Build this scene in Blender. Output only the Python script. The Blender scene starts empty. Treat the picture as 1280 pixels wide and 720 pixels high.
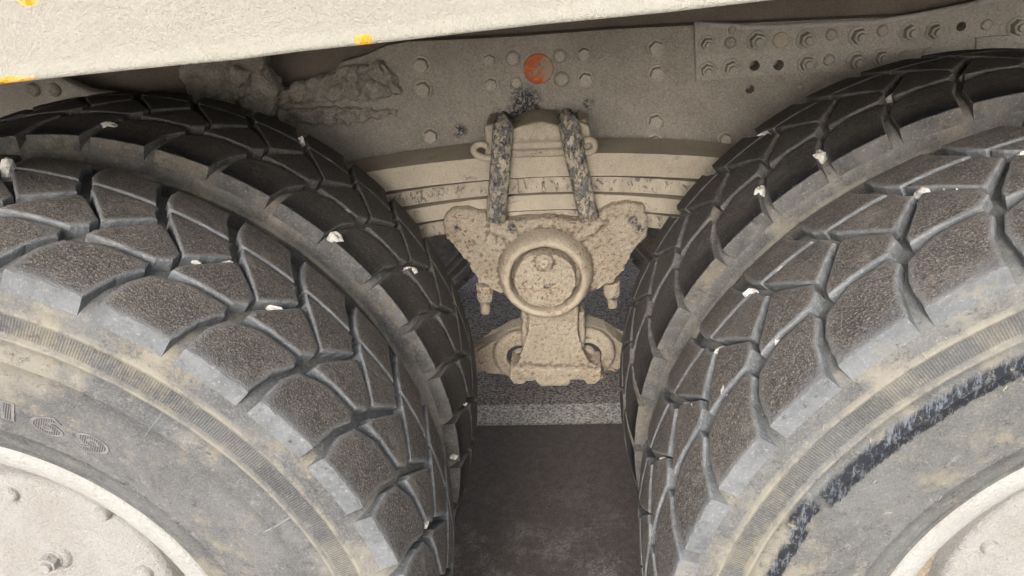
import bpy, bmesh, math, random
from mathutils import Vector, Matrix, noise
random.seed(7)
D = bpy.data
SC = bpy.context.scene
COL = SC.collection
PI = math.pi
# ------------------------------------------------------------------ camera
CAM = Vector((0.0463, -0.6206, 1.3346)); YAW, PITCH, ROLL, FPX = -0.0838, -0.4591, -0.0661, 963.43
fw = Vector((math.sin(YAW)*math.cos(PITCH), math.cos(YAW)*math.cos(PITCH), math.sin(PITCH)))
rt = fw.cross(Vector((0, 0, 1))).normalized(); up = rt.cross(fw)
cr, sr = math.cos(ROLL), math.sin(ROLL)
rt, up = rt*cr+up*sr, up*cr-rt*sr
cd = D.cameras.new('camera'); cam = D.objects.new('camera', cd); COL.objects.link(cam)
cam.matrix_world = Matrix(((rt.x, up.x, -fw.x, CAM.x), (rt.y, up.y, -fw.y, CAM.y), (rt.z, up.z, -fw.z, CAM.z), (0, 0, 0, 1)))
cd.sensor_width = 36; cd.lens = FPX/1280*36; cd.clip_start = 0.01; cd.clip_end = 300
SC.camera = cam
# ------------------------------------------------------------------ sky, sun, exposure
W = D.worlds.new('World'); SC.world = W; W.use_nodes = True
wn = W.node_tree; wn.nodes.clear()
sky = wn.nodes.new('ShaderNodeTexSky'); sky.sky_type = 'NISHITA'; sky.sun_disc = False
SUN_EL, SUN_AZ = math.radians(31), math.radians(187)      # azimuth clockwise from +Y
sky.sun_elevation = SUN_EL; sky.sun_rotation = SUN_AZ
sky.air_density = 1.0; sky.dust_density = 4.0; sky.ozone_density = 1.0
hs = wn.nodes.new('ShaderNodeHueSaturation'); hs.inputs['Saturation'].default_value = 0.45
bg = wn.nodes.new('ShaderNodeBackground'); bg.inputs['Strength'].default_value = 0.15
wo = wn.nodes.new('ShaderNodeOutputWorld')
wn.links.new(sky.outputs[0], hs.inputs['Color']); wn.links.new(hs.outputs[0], bg.inputs['Color']); wn.links.new(bg.outputs[0], wo.inputs[0])
sd = D.lights.new('sun', 'SUN'); sd.energy = 0.7; sd.angle = math.radians(15); sd.color = (1, .975, .94)
so = D.objects.new('sun', sd); COL.objects.link(so)
sdir = Vector((math.sin(SUN_AZ)*math.cos(SUN_EL), math.cos(SUN_AZ)*math.cos(SUN_EL), math.sin(SUN_EL)))
so.rotation_euler = sdir.to_track_quat('Z', 'Y').to_euler()
SC.view_settings.view_transform = 'Standard'; SC.view_settings.look = 'None'
SC.view_settings.exposure = 1.25; SC.view_settings.gamma = 1.0
SC.view_settings.use_curve_mapping = False
SC.render.engine = 'CYCLES'
SC.cycles.max_bounces = 6; SC.cycles.diffuse_bounces = 4; SC.cycles.glossy_bounces = 3

# ------------------------------------------------------------------ helpers
def at(px, py, Y):                       # point of the place seen at a photo pixel, on the plane y = Y
    d = fw + rt*((px-640)/FPX) - up*((py-360)/FPX)
    t = (Y-CAM.y)/d.y
    return CAM + d*t

def xz(pts, Y):
    return [(lambda q: (q.x, q.z))(at(a, b, Y)) for a, b in pts]

def link(name, me, mats, parent=None, smooth=False, kind=None, loc=None):
    o = D.objects.new(name, me); COL.objects.link(o)
    if mats is not None and not me.materials:
        for m in (mats if isinstance(mats, (list, tuple)) else [mats]): me.materials.append(m)
    if parent: o.parent = parent
    if loc: o.location = loc
    if smooth: me.polygons.foreach_set('use_smooth', [True]*len(me.polygons))
    if kind: o['kind'] = kind
    return o

def mesh_of(bm, name='m'):
    bmesh.ops.recalc_face_normals(bm, faces=bm.faces)
    me = D.meshes.new(name); bm.to_mesh(me); bm.free(); return me

def prism(bm, pts, y0, y1, bevel=0.0, seg=2):
    """outline in x,z extruded from y0 to y1"""
    a = [bm.verts.new((x, y0, z)) for x, z in pts]; b = [bm.verts.new((x, y1, z)) for x, z in pts]
    fs = [bm.faces.new(a), bm.faces.new(b[::-1])]
    n = len(pts)
    for i in range(n): fs.append(bm.faces.new((a[i], b[i], b[(i+1) % n], a[(i+1) % n])))
    if bevel:
        es = set(e for f in fs[:1] for e in f.edges) | set(fs[1].edges)
        bmesh.ops.bevel(bm, geom=list(es), offset=bevel, segments=seg, profile=0.5, affect='EDGES', clamp_overlap=True)

def box(bm, x0, x1, y0, y1, z0, z1, bevel=0.0, seg=2):
    vs = [bm.verts.new((x, y, z)) for x in (x0, x1) for y in (y0, y1) for z in (z0, z1)]
    fs = [bm.faces.new([vs[i] for i in q]) for q in ((0,1,3,2),(4,6,7,5),(0,4,5,1),(2,3,7,6),(0,2,6,4),(1,5,7,3))]
    if bevel:
        es = set(e for f in fs for e in f.edges)
        bmesh.ops.bevel(bm, geom=list(es), offset=bevel, segments=seg, profile=.5, affect='EDGES')

def cyl(bm, c, r0, r1, h, n=24, axis='y', bevel=0, rot=0):
    """cone/cylinder starting at c and running h along the axis"""
    A = []
    for t, r in ((0, r0), (1, r1)):
        ring = []
        for k in range(n):
            a = 2*PI*k/n+rot
            if axis == 'y': v = (c[0]+r*math.cos(a), c[1]+h*t, c[2]+r*math.sin(a))
            elif axis == 'z': v = (c[0]+r*math.cos(a), c[1]+r*math.sin(a), c[2]+h*t)
            else: v = (c[0]+h*t, c[1]+r*math.cos(a), c[2]+r*math.sin(a))
            ring.append(bm.verts.new(v))
        A.append(ring)
    f = [bm.faces.new(A[0]), bm.faces.new(A[1][::-1])]
    for k in range(n): bm.faces.new((A[0][k], A[1][k], A[1][(k+1) % n], A[0][(k+1) % n]))
    if bevel: bmesh.ops.bevel(bm, geom=list(f[0 if h > 0 else 1].edges), offset=bevel, segments=2, profile=.5, affect='EDGES')

def revolve(prof, seg, uv=True, cap=False, wob=0.0):
    """profile of (r, y) spun about the y axis"""
    vs, fs, uvs = [], [], []
    m = len(prof)
    for k in range(seg):
        a = 2*PI*k/seg; c, s = math.cos(a), math.sin(a)
        for r, y in prof:
            w = wob*noise.noise(Vector((c*r*9, y*9, s*r*9))) if wob else 0
            vs.append((r*c, y+w, r*s))
    for k in range(seg):
        k2 = (k+1) % seg
        for j in range(m-1):
            fs.append((k*m+j, k*m+j+1, k2*m+j+1, k2*m+j))
            uvs += [(k/seg, prof[j][0]), (k/seg, prof[j+1][0]), ((k+1)/seg, prof[j+1][0]), ((k+1)/seg, prof[j][0])]
    if cap:
        fs.append(tuple(k*m+m-1 for k in range(seg))[::-1]); uvs += [(0, 0)]*seg
    me = D.meshes.new('rev'); me.from_pydata(vs, [], fs)
    l = me.uv_layers.new(name='UVMap')
    for i, u in enumerate(uvs): l.data[i].uv = u
    return me

def tube(bm, pts, r, n=12, flat=1.0, caps=True):
    pts = [Vector(p) for p in pts]; rings = []
    for i, q in enumerate(pts):
        t = (pts[min(i+1, len(pts)-1)]-pts[max(i-1, 0)]).normalized()
        a = t.cross(Vector((0, 1, 0)))
        if a.length < .2: a = t.cross(Vector((1, 0, 0)))
        a.normalize(); b = t.cross(a)
        rr = r[i] if isinstance(r, (list, tuple)) else r
        rings.append([bm.verts.new(q+a*rr*math.cos(2*PI*k/n)+b*rr*flat*math.sin(2*PI*k/n)) for k in range(n)])
    for i in range(len(rings)-1):
        for k in range(n): bm.faces.new((rings[i][k], rings[i][(k+1) % n], rings[i+1][(k+1) % n], rings[i+1][k]))
    if caps: bm.faces.new(rings[0]); bm.faces.new(rings[-1][::-1])

def cast(name, bm, mat, voxel=0.004, smooth_it=4, disp=0.0012, dscale=60, parent=None, disp2=0, dscale2=15, fac=0.5, label=None):
    """fuse overlapping solids into one rough casting: voxel remesh, relax, then push the skin in and out"""
    me = mesh_of(bm, name)
    t = D.objects.new('tmp', me); COL.objects.link(t)
    a = t.modifiers.new('r', 'REMESH'); a.mode = 'VOXEL'; a.voxel_size = voxel
    if smooth_it:
        b = t.modifiers.new('s', 'SMOOTH'); b.iterations = smooth_it; b.factor = fac
    dg = bpy.context.evaluated_depsgraph_get(); dg.update()
    m2 = D.meshes.new_from_object(t.evaluated_get(dg)); D.objects.remove(t)
    ns = [v.normal.copy() for v in m2.vertices]
    for v, n in zip(m2.vertices, ns):
        d = disp*noise.noise(v.co*dscale) + disp*.5*noise.noise(v.co*dscale*2.3)
        if disp2: d += disp2*noise.noise(v.co*dscale2+Vector((5, 2, 9)))
        v.co += n*d
    m2.materials.clear()
    m2.name = name
    o = link(name, m2, mat, parent, smooth=True)
    if label: o['label'] = label
    return o

# ------------------------------------------------------------------ materials
class NT:
    def __init__(s, name, rough=.9, spec=.25):
        s.m = D.materials.new(name); s.m.use_nodes = True; s.t = s.m.node_tree; s.n = s.t.nodes
        s.b = s.n['Principled BSDF']; s.b.inputs['Roughness'].default_value = rough
        s.b.inputs['Specular IOR Level'].default_value = spec
        s.tc = s.n.new('ShaderNodeTexCoord'); s.geo = None; s.co = s.tc.outputs['Object']; s.h = None
    def lk(s, a, b): s.t.links.new(a, b)
    def use_random_offset(s):
        oi = s.n.new('ShaderNodeObjectInfo'); ml = s.n.new('ShaderNodeMath'); ml.operation = 'MULTIPLY'; ml.inputs[1].default_value = 37.
        s.lk(oi.outputs['Random'], ml.inputs[0])
        ad = s.n.new('ShaderNodeVectorMath'); ad.operation = 'ADD'; s.lk(s.co, ad.inputs[0]); s.lk(ml.outputs[0], ad.inputs[1]); s.co = ad.outputs[0]
    def noise(s, scale, detail=3, rough=.6, lo=None, hi=None, stretch=None, dist=0):
        t = s.n.new('ShaderNodeTexNoise'); t.inputs['Scale'].default_value = scale; t.inputs['Detail'].default_value = detail; t.inputs['Roughness'].default_value = rough
        t.inputs['Distortion'].default_value = dist
        co = s.co
        if stretch:
            mp = s.n.new('ShaderNodeMapping'); mp.inputs['Scale'].default_value = stretch; s.lk(co, mp.inputs[0]); co = mp.outputs[0]
        s.lk(co, t.inputs['Vector'])
        o = t.outputs['Fac']
        if lo is not None: o = s.ramp(o, lo, hi)
        return o
    def vor(s, scale, lo=None, hi=None, feat='F1'):
        t = s.n.new('ShaderNodeTexVoronoi'); t.inputs['Scale'].default_value = scale; t.feature = feat; s.lk(s.co, t.inputs['Vector'])
        o = t.outputs['Distance']
        return s.ramp(o, lo, hi) if lo is not None else o
    def ramp(s, a, lo, hi):
        r = s.n.new('ShaderNodeMapRange'); r.inputs['From Min'].default_value = lo; r.inputs['From Max'].default_value = hi; r.clamp = True
        r.interpolation_type = 'SMOOTHSTEP' if hi > lo else 'LINEAR'
        s.lk(a, r.inputs['Value']); return r.outputs[0]
    def math(s, op, a, b=0.0, c=0.0):
        m = s.n.new('ShaderNodeMath'); m.operation = op
        for i, v in enumerate((a, b, c)):
            if isinstance(v, (int, float)): m.inputs[i].default_value = v
            else: s.lk(v, m.inputs[i])
        return m.outputs[0]
    def col(s, c):
        r = s.n.new('ShaderNodeRGB'); r.outputs[0].default_value = (*c, 1); return r.outputs[0]
    def mix(s, f, a, b):
        m = s.n.new('ShaderNodeMix'); m.data_type = 'RGBA'
        if isinstance(f, (int, float)): m.inputs[0].default_value = f
        else: s.lk(f, m.inputs[0])
        for i, v in ((6, a), (7, b)):
            if isinstance(v, tuple): m.inputs[i].default_value = (*v, 1)
            else: s.lk(v, m.inputs[i])
        return m.outputs[2]
    def base(s, c):
        if isinstance(c, tuple): s.b.inputs['Base Color'].default_value = (*c, 1)
        else: s.lk(c, s.b.inputs['Base Color'])
    def rough(s, r): s.lk(r, s.b.inputs['Roughness'])
    def bump(s, h, dist=.001, strength=1.0):
        b = s.n.new('ShaderNodeBump'); b.inputs['Distance'].default_value = dist; b.inputs['Strength'].default_value = strength
        s.lk(h, b.inputs['Height'])
        if s.h is not None: s.lk(s.h, b.inputs['Normal'])
        s.h = b.outputs[0]; s.lk(s.h, s.b.inputs['Normal'])
    def axis(s, i, src=None):
        x = s.n.new('ShaderNodeSeparateXYZ'); s.lk(src or s.tc.outputs['Object'], x.inputs[0]); return x.outputs[i]

def dusty(name, a, b, hollow_tone=False, spots=None, grain=1.0, speck=None, speck_amt=.62, rust=None, rust_amt=.66, patch=None, patch_amt=.6, bump=.0012, big=9, grit=260):
    m = NT(name, .95, .12)
    c = m.mix(m.noise(big, 5, .65, .3, .7), a, b)
    c = m.mix(m.math('MULTIPLY', m.noise(grit, 3, .8, .45, .62), .6*grain), c, tuple(x*.55 for x in a)); c = m.mix(m.math('MULTIPLY', m.noise(grit*1.4, 2, .8, .52, .66), .5*grain), c, tuple(min(x*1.35, .85) for x in a))
    if patch: c = m.mix(m.math('MULTIPLY', m.noise(14, 6, .8, patch_amt, patch_amt+.05), m.noise(170, 2, .7, .42, .56)), c, patch)
    if rust: c = m.mix(m.math('MULTIPLY', m.noise(150, 3, .7, rust_amt, rust_amt+.05), m.noise(11, 2, .5, .45, .6)), c, rust)
    if speck: c = m.mix(m.noise(120, 4, .75, speck_amt, speck_amt+.04), c, speck)
    if hollow_tone:      # darker in the hollows of the mesh, lighter on its ridges (mesh curvature)
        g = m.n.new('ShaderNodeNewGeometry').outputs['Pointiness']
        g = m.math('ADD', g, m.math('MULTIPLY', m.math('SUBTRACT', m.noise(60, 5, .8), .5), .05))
        c = m.mix(m.math('MULTIPLY', m.ramp(g, .492, .462), .75*hollow_tone), c, (.13, .10, .075))
        c = m.mix(m.math('MULTIPLY', m.ramp(g, .515, .56), .45*hollow_tone), c, tuple(min(x*1.3, .8) for x in a))
    for sp in (spots or ()):
        sx, sy, r = sp[:3]; q = at(sx, sy, sp[3] if len(sp) > 3 else .84); d = m.n.new('ShaderNodeVectorMath'); d.operation = 'DISTANCE'; m.lk(m.co, d.inputs[0]); d.inputs[1].default_value = q
        f = m.math('MULTIPLY', m.ramp(m.math('ADD', d.outputs['Value'], m.math('MULTIPLY', m.noise(30, 5, .8), r*1.2)), r*1.75, r*1.05), m.noise(160, 5, .85, .44, .52))
        c = m.mix(f, c, (.045, .05, .058))
    m.base(c)
    m.bump(m.noise(120, 6, .8), bump*3.5); m.bump(m.noise(grit*.9, 3, .75), bump*1.5)
    return m.m

M = {}
M['cast'] = dusty('beige_mud_on_casting', hollow_tone=1.0, a=(.47, .405, .315), b=(.35, .295, .225), speck=(.07, .07, .07), speck_amt=.665, rust=(.25, .10, .05), rust_amt=.57, bump=.0016, spots=[(648, 268, .02, .70), (715, 266, .02, .70), (800, 285, .012, .70), (590, 300, .010, .70), (792, 275, .012, .70), (640, 285, .012, .70), (683, 358, .008, .66), (572, 285, .008, .70), (768, 372, .010, .72)])
M['spring'] = dusty('beige_dust_on_spring', hollow_tone=.6, a=(.44, .385, .305), b=(.30, .26, .205), patch=(.1, .105, .11), patch_amt=.57, grit=420, bump=.0006)
M['frame'] = dusty('grey_brown_dust_on_frame', (.43, .39, .34), (.32, .288, .25), speck=(.06, .06, .065), speck_amt=.70, patch=(.07, .07, .075), patch_amt=.66, grit=260, bump=.0013, spots=[(655, 126, .034), (648, 146, .026), (575, 163, .016), (736, 130, .012), (668, 140, .02)])
M['bolt'] = dusty('dusty_bolt', (.48, .435, .38), (.36, .325, .28), grit=300, bump=.0008)
M['plate'] = dusty('grey_dust_on_plate', (.47, .435, .385), (.38, .345, .30), speck=(.12, .1, .09), speck_amt=.71, grit=300, bump=.0011)
M['mud'] = dusty('caked_mud', hollow_tone=.35, a=(.50, .455, .40), b=(.34, .30, .26), grit=200, bump=.0022, big=30)
M['brown'] = dusty('dark_brown_dusty_paint', (.22, .185, .155), (.16, .135, .114), speck=(.02, .02, .02), speck_amt=.68, grit=300, bump=.0005)
M['sill'] = dusty('cream_dusty_paint', (.465, .445, .385), (.43, .41, .35), grain=.22, grit=420, bump=.0011, big=4)
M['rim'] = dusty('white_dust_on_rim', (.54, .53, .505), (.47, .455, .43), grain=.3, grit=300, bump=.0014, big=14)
M['hub'] = dusty('pale_dust_on_hub', (.52, .505, .485), (.45, .425, .395), grain=.3, grit=240, bump=.0020, big=12)
M['dish'] = dusty('tan_dust_in_rim', (.40, .34, .26), (.30, .25, .19), speck=(.12, .1, .08), speck_amt=.68, grit=220, bump=.0014)

def peeled(name, lo=.45, hi=.53, dk=(.028, .03, .034), lt=(.13, .14, .155)):
    m = NT(name, .75, .3)
    dust = m.mix(m.noise(30, 4, .7, .3, .7), (.43, .375, .295), (.30, .26, .205))
    f = m.math('MULTIPLY', m.noise(100, 7, .92, lo, hi, stretch=(1, 1, .6)), 1.0)
    c = m.mix(f, dust, m.mix(m.noise(120, 3, .7, .4, .6), dk, lt))
    m.base(c); m.bump(m.math('MULTIPLY', f, -1.0), .0012); m.bump(m.noise(300, 3, .7), .0005)
    return m.m
M['ubolt'] = peeled('black_paint_peeling_dust', .49, .55, (.03, .033, .038), (.15, .165, .19))
M['leaf_peel'] = peeled('dust_flaking_off_spring', .55, .62, (.05, .05, .055), (.3, .3, .3))

def orange():
    m = NT('orange_rusty_disc', .8, .2)
    g = m.mix(m.noise(40, 5, .7, .35, .65), (.46, .12, .04), (.28, .09, .045))
    c = m.mix(m.noise(26, 5, .75, .46, .58), g, (.30, .24, .185))
    c = m.mix(m.noise(55, 3, .7, .60, .66), c, (.62, .17, .03))
    m.base(c); m.bump(m.noise(150, 4, .7), .001); return m.m
M['orange'] = orange()
m = NT('yellow_orange_paint', .6, .3); m.base(m.mix(m.noise(60, 4, .7, .4, .6), (.85, .42, .03), (.8, .55, .2))); m.bump(m.noise(200, 3), .0005); M['paintspot'] = m.m
m = NT('white_stone', 1, .05); m.use_random_offset(); m.base(m.mix(m.noise(160, 4, .7, .35, .65), (.60, .585, .55), (.40, .375, .33))); m.bump(m.noise(300, 3), .0006); M['stone'] = m.m
m = NT('rubber_bushing', .7, .3); m.base((.03, .03, .032)); m.bump(m.noise(200, 3), .0004); M['dark'] = m.m

# --- rubber
def tread_top(name, a, b, grit, black=None, dust=False):
    m = NT(name, .62, .5); m.use_random_offset()
    c = m.mix(m.noise(26, 5, .65, .3, .7), a, b)
    c = m.mix(m.math('MULTIPLY', m.noise(430, 3, .85, .50, .62), .85), c, grit)
    c = m.mix(m.math('MULTIPLY', m.noise(380, 3, .85, .46, .38), .85), c, (.014, .014, .014))
    at_ = m.n.new('ShaderNodeAttribute'); at_.attribute_name = 'edge'
    fe = m.ramp(m.math('ADD', at_.outputs['Fac'], m.math('MULTIPLY', m.noise(55, 6, .85), .9)), .85, 1.35)
    c = m.mix(m.math('MULTIPLY', fe, .62 if dust else .22), c, (.20, .195, .188) if dust else (.12, .11, .10))
    c = m.mix(m.math('MULTIPLY', m.noise(13, 6, .8, .50, .66), .55), c, tuple(min(x*2.1, .3) for x in a))
    if dust:
        f = m.math('MULTIPLY', m.ramp(m.math('ADD', m.axis(1), m.math('MULTIPLY', m.noise(34, 6, .8), .11)), .092, .062), .8)
        c = m.mix(f, c, (.165, .172, .18))
    if black:       # polished clean rubber along the outer edge of the shoulder blocks (y = distance across the tread)
        y = m.axis(1)
        f = m.math('MULTIPLY', m.ramp(m.math('ADD', y, m.math('MULTIPLY', m.noise(20, 3), .03)), black[1], black[0]), 1.0)
        c = m.mix(f, c, m.mix(m.noise(380, 2, .7, .66, .69), (.007, .008, .010), (.25, .25, .26)))
        m.rough(m.math('SUBTRACT', .72, m.math('MULTIPLY', f, .40)))
    m.base(c)
    m.bump(m.noise(420, 3, .8), .0020); m.bump(m.noise(90, 4, .7), .0015)
    return m.m
def dusty_rubber(name, a, b, tan, tan_amt=.55, rough=.8):
    m = NT(name, rough, .3); m.use_random_offset()
    c = m.mix(m.noise(16, 6, .75, .35, .65), a, b)
    c = m.mix(m.noise(9, 6, .8, tan_amt, tan_amt+.14), c, tan)
    c = m.mix(m.math('MULTIPLY', m.noise(240, 4, .85, .54, .70), .5), c, (.40, .40, .40))
    c = m.mix(m.math('MULTIPLY', m.noise(60, 5, .8, .40, .30), .8), c, (.035, .036, .04))
    m.base(c); m.bump(m.noise(160, 5, .75), .0022)
    return m.m
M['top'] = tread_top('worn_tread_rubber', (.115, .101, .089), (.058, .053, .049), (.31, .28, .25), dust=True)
M['top_in'] = tread_top('worn_tread_rubber_painted_shade', (.044, .038, .033), (.022, .020, .018), (.14, .125, .11), black=(.035, .075))  # inner tyres' shade put into a darker copy of the tread colour
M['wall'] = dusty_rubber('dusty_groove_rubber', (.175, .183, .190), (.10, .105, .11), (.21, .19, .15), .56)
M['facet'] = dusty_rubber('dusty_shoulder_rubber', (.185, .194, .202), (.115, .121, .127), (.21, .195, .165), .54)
M['facet_in'] = dusty_rubber('dusty_shoulder_rubber_inner', (.135, .130, .122), (.075, .073, .07), (.17, .15, .12), .50)  # inner-tyre copies: browner dust, with shade put into the darker colours
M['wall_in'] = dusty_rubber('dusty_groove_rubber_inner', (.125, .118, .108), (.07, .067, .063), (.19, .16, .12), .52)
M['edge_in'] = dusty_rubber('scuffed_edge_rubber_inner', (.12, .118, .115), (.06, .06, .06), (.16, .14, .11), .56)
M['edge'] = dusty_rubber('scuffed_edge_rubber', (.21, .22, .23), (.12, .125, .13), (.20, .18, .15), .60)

def sidewall(name, a, b, tan, rub=None, band_tan=0.5):
    m = NT(name, .8, .3)
    uv = m.tc.outputs['UV']; u = m.axis(0, uv); v = m.axis(1, uv)
    c = m.mix(m.noise(7, 6, .72, .38, .62), a, b)
    c = m.mix(m.noise(6.3, 7, .8, .48, .62), c, tan)
    c = m.mix(m.math('MULTIPLY', m.noise(3.2, 5, .7, .52, .60), .5), c, (.30, .28, .24))
    c = m.mix(m.math('MULTIPLY', m.noise(75, 7, .9, .53, .66), .5), c, (.40, .385, .35))
    c = m.mix(m.math('MULTIPLY', m.noise(60, 7, .9, .46, .36), .8), c, (.05, .052, .057))
    c = m.mix(m.math('MULTIPLY', m.noise(420, 3, .85, .48, .62), .35), c, (.30, .29, .27))
    def band(lo, hi, s=.003):
        return m.math('MULTIPLY', m.ramp(v, lo-s, lo+s), m.ramp(v, hi+s, hi-s))
    # chalky scuffs on the raised rings
    ring = m.math('MULTIPLY', m.math('ADD', band(.501, .508, .002), band(.474, .478, .002)), m.noise(28, 4, .8, .35, .6))
    c = m.mix(m.math('MULTIPLY', ring, .75), c, (.34, .315, .26))
    rb = band(.480, .498, .0012); s_ = m.math('SINE', m.math('MULTIPLY', u, 2*PI*1060))
    c = m.mix(m.math('MULTIPLY', rb, m.math('ADD', .24, m.math('MULTIPLY', s_, .22))), c, (.05, .048, .045))
    if rub:
        for (u0, u1, r0, r1) in rub:
            f = m.math('MULTIPLY', m.ramp(m.math('ADD', u, m.math('MULTIPLY', m.noise(30, 4, .8), .012)), u0+.004, u0+.008), m.ramp(m.math('ADD', u, m.math('MULTIPLY', m.noise(30, 4, .8), .012)), u1+.008, u1+.004))
            n = m.math('MULTIPLY', m.noise(60, 4, .8, stretch=(3, 1, .6)), .014)
            vv = m.math('ADD', v, n)
            g = m.math('MULTIPLY', m.ramp(vv, r0+.006, r0+.008), m.ramp(vv, r1+.009, r1+.003))
            c = m.mix(m.math('MULTIPLY', m.math('MULTIPLY', f, g), m.noise(90, 5, .85, .34, .5)), c, m.mix(m.noise(110, 3, .8, .50, .68, stretch=(1.5, 1, .4)), (.022, .025, .032), (.15, .17, .2)))
    m.base(c)
    s = m.math('SINE', m.math('MULTIPLY', u, 2*PI*1060))
    m.bump(m.math('MULTIPLY', s, rb), .0005, .7)
    m.bump(m.noise(110, 7, .85), .0030)
    return m.m
M['side_l'] = sidewall('sidewall_rubber_dusty', (.16, .162, .162), (.105, .108, .112), (.255, .228, .175))
M['side_r'] = sidewall('sidewall_rubber_dusty_rubbed', (.165, .17, .168), (.12, .122, .12), (.255, .235, .185),
                       rub=[(118/360, 150/360, .442, .464), (150.5/360, 156/360, .452, .470), (155/360, 167/360, .443, .460)])
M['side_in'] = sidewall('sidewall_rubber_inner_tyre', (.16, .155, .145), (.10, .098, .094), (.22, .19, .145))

# ------------------------------------------------------------------ ground
def ground_sheet(name, x0, x1, y0, y1, z, mat, thick=0):
    bm = bmesh.new()
    if thick: box(bm, x0, x1, y0, y1, z-thick, z)
    else:
        f = bm.faces.new([bm.verts.new((x, y, z)) for x, y in ((x0, y0), (x1, y0), (x1, y1), (x0, y1))])
    return link(name, mesh_of(bm, name), mat, kind='structure')

def asphalt():
    m = NT('coarse_asphalt', 1.0, .08)
    cells = m.vor(135)
    c = m.mix(m.noise(140, 3, .8, .35, .65), (.33, .285, .255), (.62, .54, .49))
    c = m.mix(m.math('MULTIPLY', m.ramp(cells, .38, .75), .8), c, (.13, .12, .112))
    c = m.mix(m.noise(210, 2, .8, .62, .68), c, (.36, .35, .34))
    c = m.mix(m.math('MULTIPLY', m.noise(2.5, 5, .6, .4, .7), .35), c, (.22, .19, .18))
    m.base(c); m.bump(cells, -.012); m.bump(m.noise(260, 3, .7), .004); return m.m
def slab():
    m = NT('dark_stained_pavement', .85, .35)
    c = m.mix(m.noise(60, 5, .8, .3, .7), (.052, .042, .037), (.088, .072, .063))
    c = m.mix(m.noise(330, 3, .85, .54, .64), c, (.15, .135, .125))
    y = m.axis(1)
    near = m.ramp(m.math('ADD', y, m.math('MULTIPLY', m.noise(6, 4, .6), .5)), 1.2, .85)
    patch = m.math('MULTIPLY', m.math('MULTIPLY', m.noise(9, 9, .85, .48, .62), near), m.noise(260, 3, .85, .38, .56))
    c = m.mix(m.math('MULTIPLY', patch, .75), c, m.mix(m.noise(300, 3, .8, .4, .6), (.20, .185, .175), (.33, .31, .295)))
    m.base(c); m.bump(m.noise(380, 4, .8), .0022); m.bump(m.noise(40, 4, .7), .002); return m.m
def line():
    m = NT('worn_pale_line', .9, .2)
    f = m.noise(150, 4, .8, .40, .56)
    c = m.mix(f, (.16, .145, .13), m.mix(m.noise(90, 3, .8, .4, .6), (.70, .655, .59), (.50, .465, .42)))
    m.base(c); m.bump(m.noise(150, 3, .8), .005); m.bump(m.vor(180), -.003); return m.m
ground_sheet('asphalt_ground', -25, 25, -25, 25, 0, asphalt())
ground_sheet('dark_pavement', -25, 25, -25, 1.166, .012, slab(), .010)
ground_sheet('painted_line', -25, 25, 1.166, 1.279, .004, line())

# ------------------------------------------------------------------ truck
truck = D.objects.new('truck', None); COL.objects.link(truck)
truck['label'] = 'mud-covered truck rear bogie with dual tyres, leaf spring and cream body sill'
truck['category'] = 'truck'
CZ, XL, XR, TW, DUAL = .545, -.69, .69, .306, .369

# tyre profile from the near bead over the tread to the far bead
P = 360/38
def r_top(y): return .560-.012*((y-.153)/.135)**2
near = [(.290, .050), (.300, .036), (.3125, .0285), (.3155, .0235), (.320, .0205), (.3235, .0208), (.3245, .0190), (.330, .0172), (.340, .0138), (.352, .0105), (.3525, .0095), (.356, .0093), (.3575, .0095), (.375, .0055), (.395, .002), (.415, 0), (.435, -.0005), (.4505, .0005),
        (.4512, -.0007), (.4528, -.0006), (.4536, .001), (.462, .003), (.4725, .0060), (.4735, .0042), (.4775, .0048), (.4785, .0078), (.4805, .0085), (.490, .0105), (.4985, .0125), (.5003, .0128), (.5015, .0085), (.5045, .0078), (.5065, .0085), (.508, .0112), (.514, .0108),
        (.521, .0122), (.5275, .0150), (.532, .0195), (.5375, .028), (.543, .045), (.5445, .08), (.545, .153)]
prof = near + [(r, TW-y) for r, y in near[-2::-1]]

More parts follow.
